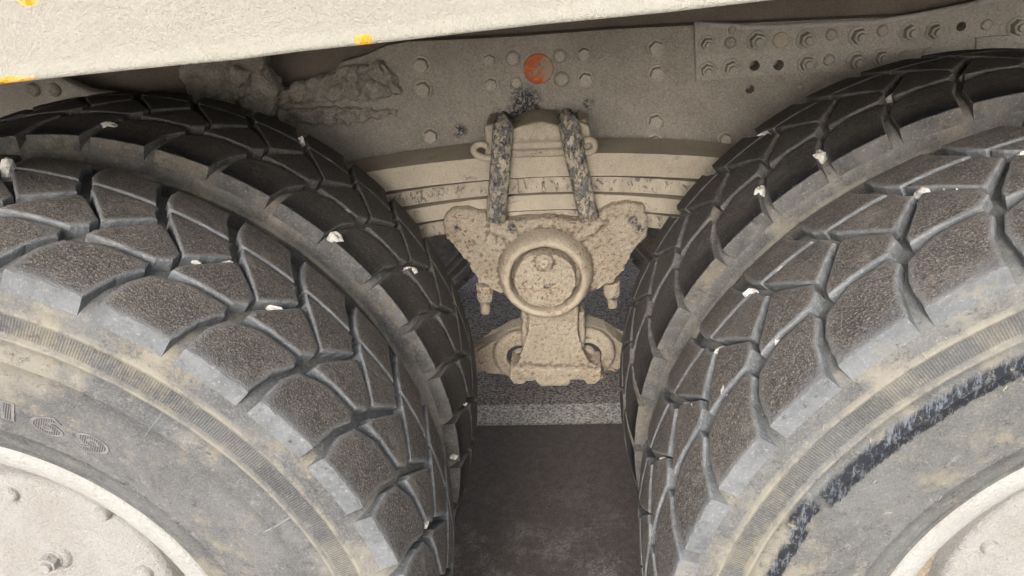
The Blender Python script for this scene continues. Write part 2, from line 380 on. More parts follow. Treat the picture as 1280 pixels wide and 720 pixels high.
def block_mesh(poly, near_edge=(), far_edge=(), seed=0):
    """one tread block: poly of (s deg, y mm) round its worn top; walls slope down to the carcass"""
    rnd = random.Random(seed)
    pts = []
    n = len(poly)
    for i in range(n):
        a, b = poly[i], poly[(i+1) % n]
        L = math.hypot((b[0]-a[0])*9.7, b[1]-a[1])
        k = max(1, int(L/9))
        e = 'n' if i in near_edge else ('f' if i in far_edge else '')
        for j in range(k):
            t = j/k; pts.append([a[0]+(b[0]-a[0])*t, (a[1]+(b[1]-a[1])*t), e if j else '', i])
    for q in pts:
        if abs(q[1]-min(p[1] for p in poly)) < 4 and near_edge: q[2] = 'n'
        if abs(q[1]-max(p[1] for p in poly)) < 4 and far_edge: q[2] = 'f'
    m = len(pts); DM = math.degrees(.001/.556)
    cs = sum(q[0] for q in pts)/m; cy = sum(q[1] for q in pts)/m
    area = sum(poly[i][0]*poly[(i+1) % n][1]-poly[(i+1) % n][0]*poly[i][1] for i in range(n))
    sg = 1 if area > 0 else -1
    def nrm(i):
        a, b = pts[i-1], pts[(i+1) % m]
        dx, dy = (b[0]-a[0])/DM, b[1]-a[1]; l = math.hypot(dx, dy) or 1
        return (dy/l*sg, -dx/l*sg)        # outward, in mm
    bm = bmesh.new(); ly = bm.verts.layers.float.new('edge')
    def V(s, y, r, e=1.0):
        a = math.radians(s); v = bm.verts.new((r*math.cos(a), y/1000, r*math.sin(a))); v[ly] = e; return v
    def rb(y): return .545-.0115*abs((y-153)/140)**3-.003
    rings = []
    specs = [('base', 1.7), ('mid', .75), ('lip', .1), ('in', -1.0)]
    for nm, off in specs:
        ring = []
        for i, (s, y, e, _) in enumerate(pts):
            nx, ny = nrm(i)
            w = .55*rnd.uniform(-1, 1)+.5*noise.noise(Vector((s*1.3, y*.09, seed)))*2
            o = off + (w if nm in ('mid', 'lip') else 0)
            ss, yy = s+nx*o*DM, y+ny*o
            rt_ = r_top(y/1000)
            if nm == 'base':
                if e == 'n': yy = y-2.2; r = .5255
                elif e == 'f': yy = y+2.2; r = .5255
                else: r = rb(yy)
            elif nm == 'mid': r = rt_-.0026
            elif nm == 'lip': r = rt_-.0007
            else: r = rt_
            ring.append(V(ss, yy, r))
        rings.append(ring)
    # worn cap: two shrinking rings and a centre, follows the curve of the tyre
    for f, ev in ((.84, .5), (.58, .1), (.28, 0)):
        rings.append([V(cs+(s-cs)*f, cy+(y-cy)*f, r_top((cy+(y-cy)*f)/1000)+.0006*rnd.uniform(-1, 1), ev) for s, y, e, _ in pts])
    for a in range(len(rings)-1):
        for i in range(m):
            f = bm.faces.new((rings[a][i], rings[a][(i+1) % m], rings[a+1][(i+1) % m], rings[a+1][i]))
            f.material_index = 0 if a >= 3 else (2 if a == 2 or (a == 1 and not pts[i][2]) else (3 if pts[i][2] and pts[(i+1) % m][2] else 1))
            f.smooth = a >= 3
    c = V(cs, cy, r_top(cy/1000), 0)
    for i in range(m):
        f = bm.faces.new((rings[-1][i], rings[-1][(i+1) % m], c)); f.smooth = True
    return mesh_of(bm, 'tread_block')

A_ = [(P+1.9, 16), (P+1.35, 58), (P+.1, 82), (P*.60, 99), (1.2, 99), (.95, 86), (2.5, 58), (3.6, 16)]
B_ = [(P-1.2, 105), (P-1.35, 116), (3.75, 179), (3.3, 177), (-.55, 138), (-.45, 122), (.9, 109), (P*.55, 107.5)]
C_ = [(P-1.0, 137), (4.5, 184), (5.3, 197), (5.6, 212), (P+4.2, 214), (P+3.6, 200)]
D_ = [(6.3, 219), (P+4.6, 220), (P+5.7, 240), (P+6.3, 264), (P+6.5, 290), (8.8, 290), (8.2, 262), (7.2, 240)]
POLY = [(A_, dict(near_edge=(7,))), (B_, {}), (C_, {}), (D_, dict(far_edge=(4,)))]
BM = {}
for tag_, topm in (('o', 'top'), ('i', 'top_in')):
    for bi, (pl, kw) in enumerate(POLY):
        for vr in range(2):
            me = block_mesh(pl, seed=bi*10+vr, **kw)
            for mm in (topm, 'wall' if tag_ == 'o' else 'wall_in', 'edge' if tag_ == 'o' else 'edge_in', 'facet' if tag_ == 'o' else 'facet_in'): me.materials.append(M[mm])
            BM[tag_, bi, vr] = me

def joined(name, items, parent, mats):
    vs, fs, mi = [], [], []
    for me, ang in items:
        c, s = math.cos(ang), math.sin(ang); b = len(vs)
        vs += [(v.co.x*c-v.co.z*s, v.co.y, v.co.x*s+v.co.z*c) for v in me.vertices]
        for p_ in me.polygons: fs.append([b+i for i in p_.vertices]); mi.append(p_.material_index)
    me = D.meshes.new(name); me.from_pydata(vs, [], fs)
    for x in mats: me.materials.append(x)
    me.polygons.foreach_set('material_index', mi)
    return link(name, me, None, parent, kind='stuff')

TY = {}
def make_tyre(cx, y0, K, seen, side, tag_, label, flip=False):
    me = revolve(prof, 300); me.name = 'tyre'
    t = link('tyre', me, M[side], truck, smooth=True, loc=(cx, y0, CZ))
    t['label'] = label
    if flip: t.rotation_euler.z = PI
    rest = []
    for k in range(38):
        th = (K+P*k) % 360
        for bi in range(4):
            me = BM[tag_, bi, (k*3+bi) % 2]
            mid = (th+P/2+(0, 0, 3, 6)[bi]) % 360
            if seen and seen[0] <= mid <= seen[1]:
                o = D.objects.new('tread_block', me); COL.objects.link(o); o.parent = t
                o.rotation_euler = (0, -math.radians(th), 0)
            else: rest.append((me, math.radians(th)))
    joined('tread_remainder', rest, t, BM[tag_, 0, 0].materials[:])
    return t
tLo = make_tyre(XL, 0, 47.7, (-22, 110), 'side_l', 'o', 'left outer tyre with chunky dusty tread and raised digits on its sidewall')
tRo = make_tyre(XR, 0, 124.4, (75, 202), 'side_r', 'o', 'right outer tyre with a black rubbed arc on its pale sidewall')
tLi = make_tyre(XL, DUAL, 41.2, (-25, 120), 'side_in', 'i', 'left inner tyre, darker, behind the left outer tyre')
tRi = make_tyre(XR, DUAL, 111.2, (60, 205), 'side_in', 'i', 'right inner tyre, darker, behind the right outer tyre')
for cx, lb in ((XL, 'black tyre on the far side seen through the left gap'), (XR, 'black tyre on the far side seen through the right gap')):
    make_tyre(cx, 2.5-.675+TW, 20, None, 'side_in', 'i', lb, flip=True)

# raised digits on the left outer sidewall
def y_side(r):
    for (r0, y0), (r1, y1) in zip(near, near[1:]):
        if r0 <= r <= r1 and r1 > r0: return y0+(y1-y0)*(r-r0)/(r1-r0)
    return 0
def glyph(ch, th0, size, r0, lift, offset, mat, name='lettering'):
    cu = D.curves.new('t', 'FONT'); cu.body = ch; cu.size = size; cu.offset = offset; cu.extrude = lift; cu.align_x = 'CENTER'
    o = D.objects.new('t', cu); COL.objects.link(o)
    dg = bpy.context.evaluated_depsgraph_get(); dg.update()
    me = D.meshes.new_from_object(o.evaluated_get(dg)); D.objects.remove(o)
    bm = bmesh.new(); bm.from_mesh(me); D.meshes.remove(me)
    bmesh.ops.subdivide_edges(bm, edges=[e for e in bm.edges if e.calc_length() > .006], cuts=2)
    for v in bm.verts:
        x, z, h = v.co.x*1.9, v.co.y, v.co.z
        r = r0+z; a = math.radians(th0)-x/r0
        v.co = (r*math.cos(a), y_side(r)-h, r*math.sin(a))
    me = mesh_of(bm, name); o = link(name, me, mat, tLo)
    return o
def hatch():
    m = NT('hatched_raised_rubber', .75, .3)
    w = m.n.new('ShaderNodeTexWave'); w.inputs['Scale'].default_value = 130; w.bands_direction = 'X'
    mp = m.n.new('ShaderNodeMapping'); mp.inputs['Rotation'].default_value = (0, math.radians(-30), 0); m.lk(m.co, mp.inputs[0]); m.lk(mp.outputs[0], w.inputs[0])
    m.base(m.mix(w.outputs['Fac'], (.08, .08, .082), (.19, .186, .18))); m.bump(w.outputs['Fac'], .001); return m.m
mh = hatch(); m = NT('raised_rim_of_digits', .8, .3); m.base(m.mix(m.noise(80, 4, .7, .4, .6), (.21, .205, .195), (.14, .14, .14))); mo = m.m
for ch, th in (('1', 66.3), ('6', 60.3), ('9', 53.2)):
    glyph(ch, th, .034, .3775, .0011, .0020, mo, 'digit_outline'); glyph(ch, th, .034, .3775, .0015, .0002, mh, 'digit')
# thin mould lines and vent whiskers
bm = bmesh.new()
for th, r0, r1 in ((47.6, .425, .478), (26, .44, .475)):
    a = math.radians(th)
    tube(bm, [(r*math.cos(a), y_side(r)+.0002, r*math.sin(a)) for r in [r0+(r1-r0)*i/8 for i in range(9)]], .0009, 6)
for q in range(20):
    th = math.radians(random.uniform(-5, 80)); r = random.choice((.3545, .3545, .463, .44, .42, .51)); l = random.uniform(.003, .008)
    d = Vector((random.uniform(-1, 1), -.5, random.uniform(-1, 1))).normalized()*l; b = Vector((r*math.cos(th), y_side(r), r*math.sin(th)))
    tube(bm, [b, b+d], .0005, 4)
o = link('mould_whiskers', mesh_of(bm), M['edge'], tLo, kind='stuff')
bm = bmesh.new()
for q in range(16):
    th = math.radians(random.uniform(105, 185)); r = random.choice((.3545, .39, .43, .44, .468, .51)); l = random.uniform(.003, .008)
    d = Vector((random.uniform(-1, 1), -.5, random.uniform(-1, 1))).normalized()*l; b = Vector((r*math.cos(th), y_side(r), r*math.sin(th)))
    tube(bm, [b, b+d], .0004, 4)
m = NT('pale_rubber_whisker', .8, .2); m.base((.36, .34, .3))
link('mould_whiskers', mesh_of(bm), m.m, tRo, kind='stuff')

# rims and hubs
rimp = [(.296, .060), (.3125, .045), (.3135, .033), (.3125, .0285), (.3095, .0255), (.305, .0245), (.298, .0250), (.290, .0265), (.284, .0290), (.2805, .034), (.279, .042), (.276, .07), (.272, .12), (.266, .15), (.262, .18), (.262, .32)]
dishp = [(.264, .205), (.250, .196), (.238, .188), (.229, .172), (.226, .150)]
hubp = [(.228, .215), (.226, .150), (.222, .132), (.214, .122), (.207, .119), (.2015, .1195), (.200, .132), (.197, .132), (.1965, .104), (.192, .0985), (.186, .097), (.10, .0965), (.03, .0965)]
def hexnut(bm, c, r, h, washer=1.35, stud=.55, rot=0.3):
    cyl(bm, (c[0], c[1], c[2]), r*washer, r*washer*.98, -.0025, 20, bevel=.0008)
    cyl(bm, (c[0], c[1]-.002, c[2]), r, r*.94, -h, 6, bevel=.001, rot=rot)
    if stud: cyl(bm, (c[0], c[1]-h, c[2]), r*stud, r*stud*.9, -h*.6, 14, bevel=.001)
for cx, tag_ in ((XL, 'L'), (XR, 'R')):
    rim = link('rim', revolve(rimp, 200, wob=.0012), M['rim'], truck, smooth=True, loc=(cx, 0, CZ))
    rim['label'] = 'white dusty rim of the %s outer wheel' % ('left' if tag_ == 'L' else 'right')
    me = revolve(dishp, 120, wob=.006)
    link('wheel_disc', me, M['dish'], rim, smooth=True)
    link('hub_body', revolve(hubp[:6], 120, wob=.002), M['dish'], truck, smooth=True, loc=(cx, 0, CZ))
    hub = link('hub_cap', revolve(hubp[5:], 160, cap=True, wob=.0022), M['hub'], truck, smooth=True, loc=(cx, 0, CZ))
    ctr = Vector((cx, 0, CZ))
    if tag_ == 'L': spots = [(68, 695, .0125, 1), (13, 617, .010, 0), (128, 642, .009, 0), (180, 716, .010, 0), (-60, 640, .01, 0)]
    else: spots = [(1237, 684, .009, 0), (1330, 700, .0125, 1), (1300, 640, .01, 0)]
    for x, y, r, big in spots:
        q = at(x, y, .096)-ctr; bm = bmesh.new()
        if big:
            cyl(bm, (q.x, q.y+.004, q.z), .026, .020, -.009, 24, bevel=.002); hexnut(bm, (q.x, q.y-.004, q.z), r, .012, 1.15, .62)
        else:
            cyl(bm, (q.x, q.y+.003, q.z), r*1.3, r, -.010, 18, bevel=.003)
        link('hub_bolt', mesh_of(bm), M['hub'], hub, smooth=False)

# ------------------------------------------------------------------ frame rail
YF = .84
HOLES = [(943, 82, 6.5), (973, 81, 6.5), (1201, 33, 6), (939, 113, 5.5)]
def px_r(px, py, Y, r): return (at(px+r, py, Y)-at(px, py, Y)).length
def cut(o, cuts):
    bm = bmesh.new()
    for x, y, r in cuts:
        q = at(x, y, YF-.01); cyl(bm, (q.x, YF-.06, q.z), px_r(x, y, YF, r), px_r(x, y, YF, r), .09, 20)
    c = D.objects.new('cutter', mesh_of(bm)); COL.objects.link(c)
    md = o.modifiers.new('b', 'BOOLEAN'); md.operation = 'DIFFERENCE'; md.object = c; md.solver = 'EXACT'
    dg = bpy.context.evaluated_depsgraph_get(); dg.update()
    me = D.meshes.new_from_object(o.evaluated_get(dg)); o.modifiers.clear(); o.data = me; D.objects.remove(c)
web = xz([(860, 32), (760, 37), (640, 46), (560, 50), (510, 52), (482, 57), (455, 70), (425, 78), (420, 90), (395, 100), (340, 120), (300, 132)], YF)
web = [(1.9, 1.118), (.86, 1.118)] + web + [(-1.9, .97), (-1.9, .80), (-.6, .80)] + xz([(440, 214), (487, 206), (560, 198), (610, 194), (690, 190), (780, 190), (905, 197), (960, 205)], YF) + [(.6, .84), (1.9, .84)]
bm = bmesh.new(); prism(bm, web, YF, YF+.035, .003)
frame = link('frame_rail', mesh_of(bm), M['frame'], truck); cut(frame, HOLES)
frame['label'] = 'grey-brown dusty frame rail with many bolts above the leaf spring'
bm = bmesh.new()
lo = xz([(430, 222), (445, 211), (487, 204), (560, 195), (620, 190), (690, 187), (780, 187), (905, 193), (980, 203), (980, 230), (905, 215), (780, 208), (690, 208), (560, 216), (487, 226), (430, 245)], YF-.03)
prism(bm, lo, YF-.03, YF+.03, .004)
cast('lower_flange', bm, M['brown'], .005, 2, .0008, parent=frame)
def bolt(px, py, r, kind='hex', Y=YF, parent=frame, mat='bolt'):
    q = at(px, py, Y); R = px_r(px, py, Y, r); bm = bmesh.new()
    if kind == 'hex': hexnut(bm, (q.x, Y, q.z), R*.80, R*.85, 1.22, 0, rot=random.uniform(0, 1))
    elif kind == 'nut': hexnut(bm, (q.x, Y, q.z), R*.76, R*.8, 1.30, .55, rot=random.uniform(0, 1))
    elif kind == 'round': cyl(bm, (q.x, Y+.001, q.z), R*1.1, R*.85, -R*.8, 18, bevel=R*.35)
    elif kind == 'disc': cyl(bm, (q.x, Y+.001, q.z), R, R*.97, -.004, 28, bevel=.0012)
    o = link({'hex': 'bolt_head', 'nut': 'nut', 'round': 'rivet', 'disc': 'plug'}[kind], mesh_of(bm), M[mat], parent)
    return o
for x, y, r in ((612, 75, 10), (614, 105, 10), (730, 67, 10), (732, 99, 11), (820, 60, 12), (821, 92, 12), (819, 151, 11), (818, 176, 10), (527, 81, 12), (529, 111, 12), (539, 169, 11), (906, 173, 10)): bolt(x, y, r)
for x, y, r in ((641, 73, 9), (645, 103, 7), (700, 70, 8), (702, 99, 9), (1000, 109, 4)): bolt(x, y, r, 'round')
o = bolt(673, 86, 19, 'disc', mat='orange'); o.name = 'orange_disc'; o['label'] = 'round orange disc among the frame bolts'
# splice plate
YP = YF-.012
pl = [(868, 28), (900, 30), (930, 32), (965, 32), (1000, 30), (1060, 27), (1090, 26), (1120, 22), (1150, 17), (1180, 11), (1205, 6), (1230, 0), (1280, -12)]
pts = xz(pl, YP); 
q = at(870, 102, YP); pts = pts+[(1.25, 1.19), (1.25, 1.0), (.75, 1.028)] + xz([(1000, 91), (870, 102)], YP)
bm = bmesh.new(); prism(bm, pts, YP, YF-.001, .0025)
plate = link('splice_plate', mesh_of(bm), M['plate'], truck); cut(plate, HOLES[:3])
plate['label'] = 'pale splice plate with two rows of bolts and holes above the right tyres'
for x, y, r in ((884, 55, 11), (946, 51, 13), (1008, 49, 13), (1073, 45, 13), (1137, 40, 13), (1168, 39, 12), (1271, 33, 13), (884, 88, 11), (914, 85, 12), (1008, 79, 12), (1070, 77, 13), (1101, 72, 11)):
    bolt(x, y, r, 'nut', YP, plate, 'plate')
for x, y, r in ((913, 53, 7), (1039, 43, 7), (1103, 38, 7), (1233, 31, 7), (1036, 75, 7), (1131, 70, 7), (1160, 66, 7), (915, 37, 5)):
    bolt(x, y, r, 'round', YP, plate, 'plate')
bolt(976, 50, 10, 'disc', YP, plate, 'spring')
bm = bmesh.new(); prism(bm, xz([(1220, 47), (1300, 41), (1300, 60), (1220, 62)], YP-.004), YP-.006, YP, .001)
link('small_plate', mesh_of(bm), M['plate'], plate)
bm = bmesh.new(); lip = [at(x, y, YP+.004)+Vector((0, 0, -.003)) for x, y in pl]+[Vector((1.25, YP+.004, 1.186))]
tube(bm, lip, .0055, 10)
link('plate_lip_highlight', mesh_of(bm), M['rim'], plate, smooth=True)  # pale dust tone on this lip also paints in the edge's highlight

# subframe above the rail, body floor over everything
bm = bmesh.new(); box(bm, -1.9, 1.9, YF+.05, YF+.12, 1.0, 1.37, .004)
sf = link('subframe_rail', mesh_of(bm), M['brown'], truck); sf['label'] = 'dark brown subframe rail between frame rail and body'
bm = bmesh.new(); box(bm, -2.1, 2.1, .02, 2.48, 1.372, 1.43, .004)
link('body_floor', mesh_of(bm), M['brown'], truck)
# left end bracket plates
YB = .80
bm = bmesh.new()
prism(bm, [(-1.5, 1.11)]+xz([(0, 98), (40, 96), (72, 97), (92, 107), (112, 115), (150, 119), (200, 122)], YB)+[(-.70, .90), (-1.5, .90)], YB, YB+.03, .003)
br = cast('end_bracket', bm, M['plate'], .006, 3, .0012, parent=truck); br['label'] = 'pale grey bracket plate above the left tyres'
for x, y, r in ((42, 112, 8), (68, 112, 8)): bolt(x, y, r, 'round', YB, br, 'mud')
def mud(poly, Y, depth, seed, amp=.008, sc=38, parent=frame, mat='mud'):
    bm = bmesh.new(); prism(bm, xz(poly, Y), Y, Y+depth, .006)
    o = cast('mud_crust', bm, M[mat], .0036, 2, .0065, sc*1.8, parent=parent, disp2=amp, dscale2=sc); return o
mud([(228, 70), (330, 58), (326, 90), (345, 115), (335, 150), (300, 160), (240, 160), (232, 120)], YB-.02, .05, 1, .012, 34)
mud([(335, 118), (370, 108), (392, 100), (430, 88), (480, 80), (500, 118), (440, 124), (350, 132), (320, 140)], YF-.022, .04, 2, .008, 45)
mud([(335, 140), (420, 134), (500, 140), (470, 150), (420, 158), (350, 154)], YF-.012, .03, 3, .005, 50)
for x, y, r in ((441, 92, 10), (470, 88, 10), (444, 112, 11), (468, 112, 12), (300, 95, 12), (285, 125, 10), (310, 128, 10)):
    q = at(x, y, YF-.02); R = px_r(x, y, YF, r); bm = bmesh.new(); bmesh.ops.create_icosphere(bm, subdivisions=3, radius=R)
    for v in bm.verts: v.co += v.co.normalized()*R*.5*noise.noise(v.co*110+Vector((x, y, 0)))
    bmesh.ops.translate(bm, verts=bm.verts, vec=q if x > 350 else at(x, y, YB-.025))
    link('mud_lump', mesh_of(bm), M['mud'], frame, smooth=True)

# ------------------------------------------------------------------ leaf spring
YS = .72
spring = D.objects.new('leaf_spring', None); COL.objects.link(spring); spring.parent = truck; spring.location = (0, YS, .85)
spring['label'] = 'stack of curved dusty leaf spring blades'
zt = lambda py: at(682, py, YS).z
edges = [(192.5, 221, .20, .95), (222.5, 241.5, .26, .75), (243.5, 262.5, .32, .62), (265, 282, .38, .5)]
for i, (a, b, k, L) in enumerate(edges):
    z1, z0 = zt(a), zt(b); N = 28; xs = [-L+2*L*j/N for j in range(N+1)]
    f = lambda x: -k*x*x
    pts = [(x, z1+f(x)) for x in xs]+[(x, z0+f(x)+.0005) for x in xs[::-1]]
    bm = bmesh.new(); prism(bm, pts, YS+(.000, .004, .001, .008)[i], YS+.10, .0035)
    o = link('spring_leaf', mesh_of(bm), M['leaf_peel' if i in (1, 3) else 'spring'], spring); o.matrix_parent_inverse = Matrix.Translation((0, -YS, -.85))

def parent_keep(o): pass
# clamp pad on the spring
bm = bmesh.new()
prism(bm, xz([(636, 163), (650, 158), (662, 154), (676, 152), (692, 155), (706, 161), (716, 170), (718, 182), (712, 196), (640, 198), (634, 184)], .715), .712, .815, .006)
prism(bm, xz([(640, 178), (716, 176), (720, 184), (638, 187)], .708), .704, .815, .002)
prism(bm, xz([(606, 158), (618, 155), (620, 197), (606, 197)], .715), .715, .81, .003)
prism(bm, xz([(722, 152), (737, 158), (740, 194), (728, 194)], .715), .715, .81, .003)
cast('spring_clamp_pad', bm, M['spring'], .003, 3, .001, 70, parent=truck)
# side hooks
for sgn, pts in ((1, [(618, 196), (606, 197), (596, 193), (592, 187), (596, 181), (603, 180), (609, 183)]), (-1, [(725, 190), (736, 190), (743, 185), (742, 177), (736, 174), (731, 176)])):
    c_ = [at(x, y, .712) for x, y in pts]; sm = []
    for i in range(len(c_)-1):
        a, b, c2, d_ = c_[max(i-1, 0)], c_[i], c_[i+1], c_[min(i+2, len(c_)-1)]
        for t in (0, .25, .5, .75): sm.append(.5*((2*b)+(c2-a)*t+(2*a-5*b+4*c2-d_)*t*t+(3*b-a-3*c2+d_)*t**3))
    sm.append(c_[-1])
    bm = bmesh.new(); tube(bm, sm, .0062, 10, 1.6)
    link('clip_hook', mesh_of(bm), M['spring'], truck, smooth=True)
# U-bolts
for path in ([(632, 158, .80), (631, 153, .77), (630, 152, .735), (629, 158, .710), (628, 175, .700), (626, 200, .700), (624, 225, .700), (622, 250, .700), (620, 276, .700)],
             [(708, 154, .80), (708, 149, .77), (709, 148, .735), (711, 155, .710), (715, 175, .700), (720, 200, .700), (726, 225, .700), (731, 250, .700), (737, 274, .700)]):
    P0 = [at(*q) for q in path]
    for i in (0, 1): P0[i].x = P0[2].x
    bm = bmesh.new(); tube(bm, P0, .0185, 20, .7)
    link('u_bolt', mesh_of(bm), M['ubolt'], truck, smooth=True)
bm = bmesh.new(); tube(bm, [at(726, 150, .74), at(731, 165, .735), at(734, 190, .735)], .010, 12)
link('clamp_pin', mesh_of(bm), M['spring'], truck, smooth=True)

# ------------------------------------------------------------------ saddle, trunnion
Y0 = .70
bm = bmesh.new()
prism(bm, xz([(556, 268), (553, 282), (556, 300), (572, 313), (588, 325), (596, 340), (598, 357), (622, 360), (640, 372), (720, 372), (742, 360), (770, 354), (774, 338), (790, 315), (808, 296), (810, 276), (804, 258), (785, 254), (765, 258), (748, 268), (732, 278), (700, 274), (650, 276), (626, 280), (606, 268), (585, 263), (565, 262)], Y0), Y0, Y0+.10, .008, 3)
# swelling wings and brow
for x, y, r in ((590, 290, .036), (775, 285, .036), (606, 335, .022), (760, 335, .022), (640, 290, .022), (720, 290, .022)):
    q = at(x, y, Y0+.012); bmesh.ops.create_icosphere(bm, subdivisions=3, radius=r, matrix=Matrix.Translation(q) @ Matrix.Diagonal((1, .55, 1, 1)))
tube(bm, [at(x, y, Y0+.002) for x, y in ((612, 282), (630, 292), (652, 300), (668, 296), (684, 290), (700, 296), (718, 298), (738, 286), (752, 274))], .010, 10)
C = at(682, 344, .68)
cyl(bm, (C.x, .690, C.z), .086, .092, .08, 48); tube(bm, [(C.x+.0745*math.cos(a), .672, C.z+.0745*math.sin(a)) for a in [2*PI*k/48 for k in range(49)]], .0085, 10)
saddle = cast('spring_saddle', bm, M['cast'], .0028, 4, .0022, 130, parent=truck, disp2=.0032, dscale2=30)
saddle['label'] = 'beige mud-caked cast saddle carrying the leaf spring'
ringp = [(.0645, .690), (.066, .662), (.068, .6575), (.0715, .656), (.0755, .6565), (.080, .663), (.085, .673), (.089, .69)]
me = revolve([(r, y) for r, y in ringp], 96, wob=.003)
hubr = link('trunnion_ring', me, M['cast'], truck, smooth=True, loc=(C.x, 0, C.z))
for v in me.vertices:
    n = noise.noise(Vector((v.co.x*60, v.co.y*60, v.co.z*60))); v.co.x *= 1+.02*n; v.co.z *= 1+.02*n
bm = bmesh.new()
cyl(bm, (C.x-.001, .660, C.z-.003), .0560, .0590, .03, 48, bevel=.005)
q = at(680, 328, .655); cyl(bm, (q.x, .650, q.z), .0165, .019, .02, 24, bevel=.004); cyl(bm, (q.x, .645, q.z), .0095, .011, .02, 16, bevel=.003)
cap = cast('trunnion_cap', bm, M['cast'], .0022, 2, .0020, 140, parent=truck, disp2=.002, dscale2=45)
for a, bx in (((606, 355), (607, 392)), ((764, 352), (766, 384))):
    bm = bmesh.new(); p0 = at(*a, Y0+.03); p1 = at(*bx, Y0+.03); d = (p1-p0)
    tube(bm, [p0, p0+d*.5, p0+d*.56], [.0175, .0165, .0145], 12); tube(bm, [p0+d*.5, p0+d*.95, p1], [.0100, .0098, .008], 12)
    link('saddle_stud', cast('t', bm, M['cast'], .0022, 2, .0012, 100).data, None, truck, smooth=True); D.objects.remove(D.objects['t'])

# column and foot under the trunnion
YC = .70
bm = bmesh.new()
prism(bm, xz([(660, 384), (722, 384), (723, 420), (727, 445), (738, 458), (752, 464), (756, 476), (640, 478), (640, 464), (650, 455), (657, 440), (660, 415)], YC), YC, YC+.07, .008, 3)
prism(bm, xz([(652, 392), (730, 392), (732, 425), (728, 452), (660, 455), (652, 430)], YC+.02), YC+.02, YC+.09, .008)
prism(bm, xz([(638, 460), (752, 462), (751, 474), (745, 481), (733, 481), (730, 474), (712, 474), (710, 483), (674, 484), (671, 475), (657, 475), (654, 481), (642, 481), (637, 474)], YC-.012), YC-.012, YC+.08, .004)
q = at(658, 469, YC-.012); cyl(bm, (q.x, YC-.016, q.z), .007, .008, .02, 14)
foot = cast('axle_rod_bracket', bm, M['cast'], .0028, 3, .0018, 130, parent=truck, disp2=.0018, dscale2=30)
foot['label'] = 'beige column bracket below the round trunnion'
for s, arm, eye in (('l', [(598, 440), (612, 434), (622, 424), (635, 414), (655, 409), (672, 412), (672, 470), (640, 474), (624, 468), (612, 462), (590, 468), (590, 442)], (652, 443)),
                    ('r', [(784, 438), (770, 424), (757, 414), (740, 408), (722, 408), (708, 412), (708, 470), (745, 470), (757, 466), (768, 460), (786, 462), (792, 440)], (733, 440))):
    bm = bmesh.new(); prism(bm, xz(arm, .765), .765, .82, .010, 3)
    e = at(*eye, .76)
    arm_o = None
    # eye: raised collar round the rubber joint
    pr = [(e.x+.048*math.cos(a), .757, e.z+.048*math.sin(a)) for a in [2*PI*k/40 for k in range(41)]]
    tube(bm, pr, .0115, 10)
    pr = [(e.x+.036*math.cos(a), .750, e.z+.034*math.sin(a)) for a in [2*PI*k/40 for k in range(41)]]
    tube(bm, pr, .006, 8)
    # long rod on towards the axle, behind the tyre
    sx = -1 if s == 'l' else 1
    tube(bm, [(e.x+sx*.08, .79, e.z-.012), (e.x+sx*.5, .79, e.z-.03)], .022, 14)
    arm_o = cast('torque_rod', bm, M['cast'], .003, 3, .0010, 75, parent=truck)
    arm_o['label'] = 'torque rod eye to the %s of the column bracket' % ('left' if s == 'l' else 'right')
    bm = bmesh.new(); cyl(bm, (e.x, .757, e.z), .030, .031, .02, 30, bevel=.003)
    link('rubber_joint', mesh_of(bm), M['dark'], arm_o, smooth=False)
    bm = bmesh.new(); cyl(bm, (e.x, .746, e.z), .016, .019, .02, 24, bevel=.003)
    link('joint_pin', mesh_of(bm), M['cast'], arm_o, smooth=False)

# ------------------------------------------------------------------ body sill
TILT = math.atan2(.03, .55)
sillo = Vector((-.40, -.05, 1.236))
q0 = at(0, 103, -.05); q1 = at(440, 55, -.05); TILT = math.atan2(q1.z-q0.z, q1.x-q0.x); sillo = q0
bm = bmesh.new(); N = 90
lo, hi = -1.5, 2.5
rows = []
for i in range(N+1):
    x = lo+(hi-lo)*i/N
    w = .0012*noise.noise(Vector((x*9, 0, 0)))+.0008*noise.noise(Vector((x*30, 3, 0)))
    prof_s = [(.020, .004+w), (.004, .001+w), (.0008, .0016+w), (0, .004+w), (.0006, .0072+w), (.003, .009+w), (.004, .014), (.0035, .06), (.004, .17), (.012, .178), (.060, .178), (.060, .15), (.022, .02), (.020, .004+w)]
    rows.append([bm.verts.new((x, y+.0008*noise.noise(Vector((x*6, z*20, 1))), z)) for y, z in prof_s[:-1]])
for i in range(N):
    m_ = len(rows[0])
    for j in range(m_): bm.faces.new((rows[i][j], rows[i][(j+1) % m_], rows[i+1][(j+1) % m_], rows[i+1][j]))
bm.faces.new(rows[0]); bm.faces.new(rows[-1][::-1])
sill = link('body_sill', mesh_of(bm), M['sill'], truck, smooth=True); sill.location = sillo-Vector((0, 0, .003)); sill.rotation_euler = (0, -TILT, 0)
sill['label'] = 'cream painted body sill slanting over the left tyres'
def on_sill(px, py):
    q = at(px, py, -.0465)-sillo; c, s = math.cos(TILT), math.sin(TILT)
    return q.x*c+q.z*s, -q.x*s+q.z*c
sm = NT('cream_dusty_sill_with_orange_paint', .95, .12); c = sm.mix(sm.noise(5, 5, .65, .3, .7), (.42, .40, .345), (.385, .365, .31))
c = sm.mix(sm.math('MULTIPLY', sm.noise(420, 3, .8, .45, .62), .2), c, (.28, .27, .235)); c = sm.mix(sm.noise(60, 3, .8, .70, .76), c, (.6, .58, .52))
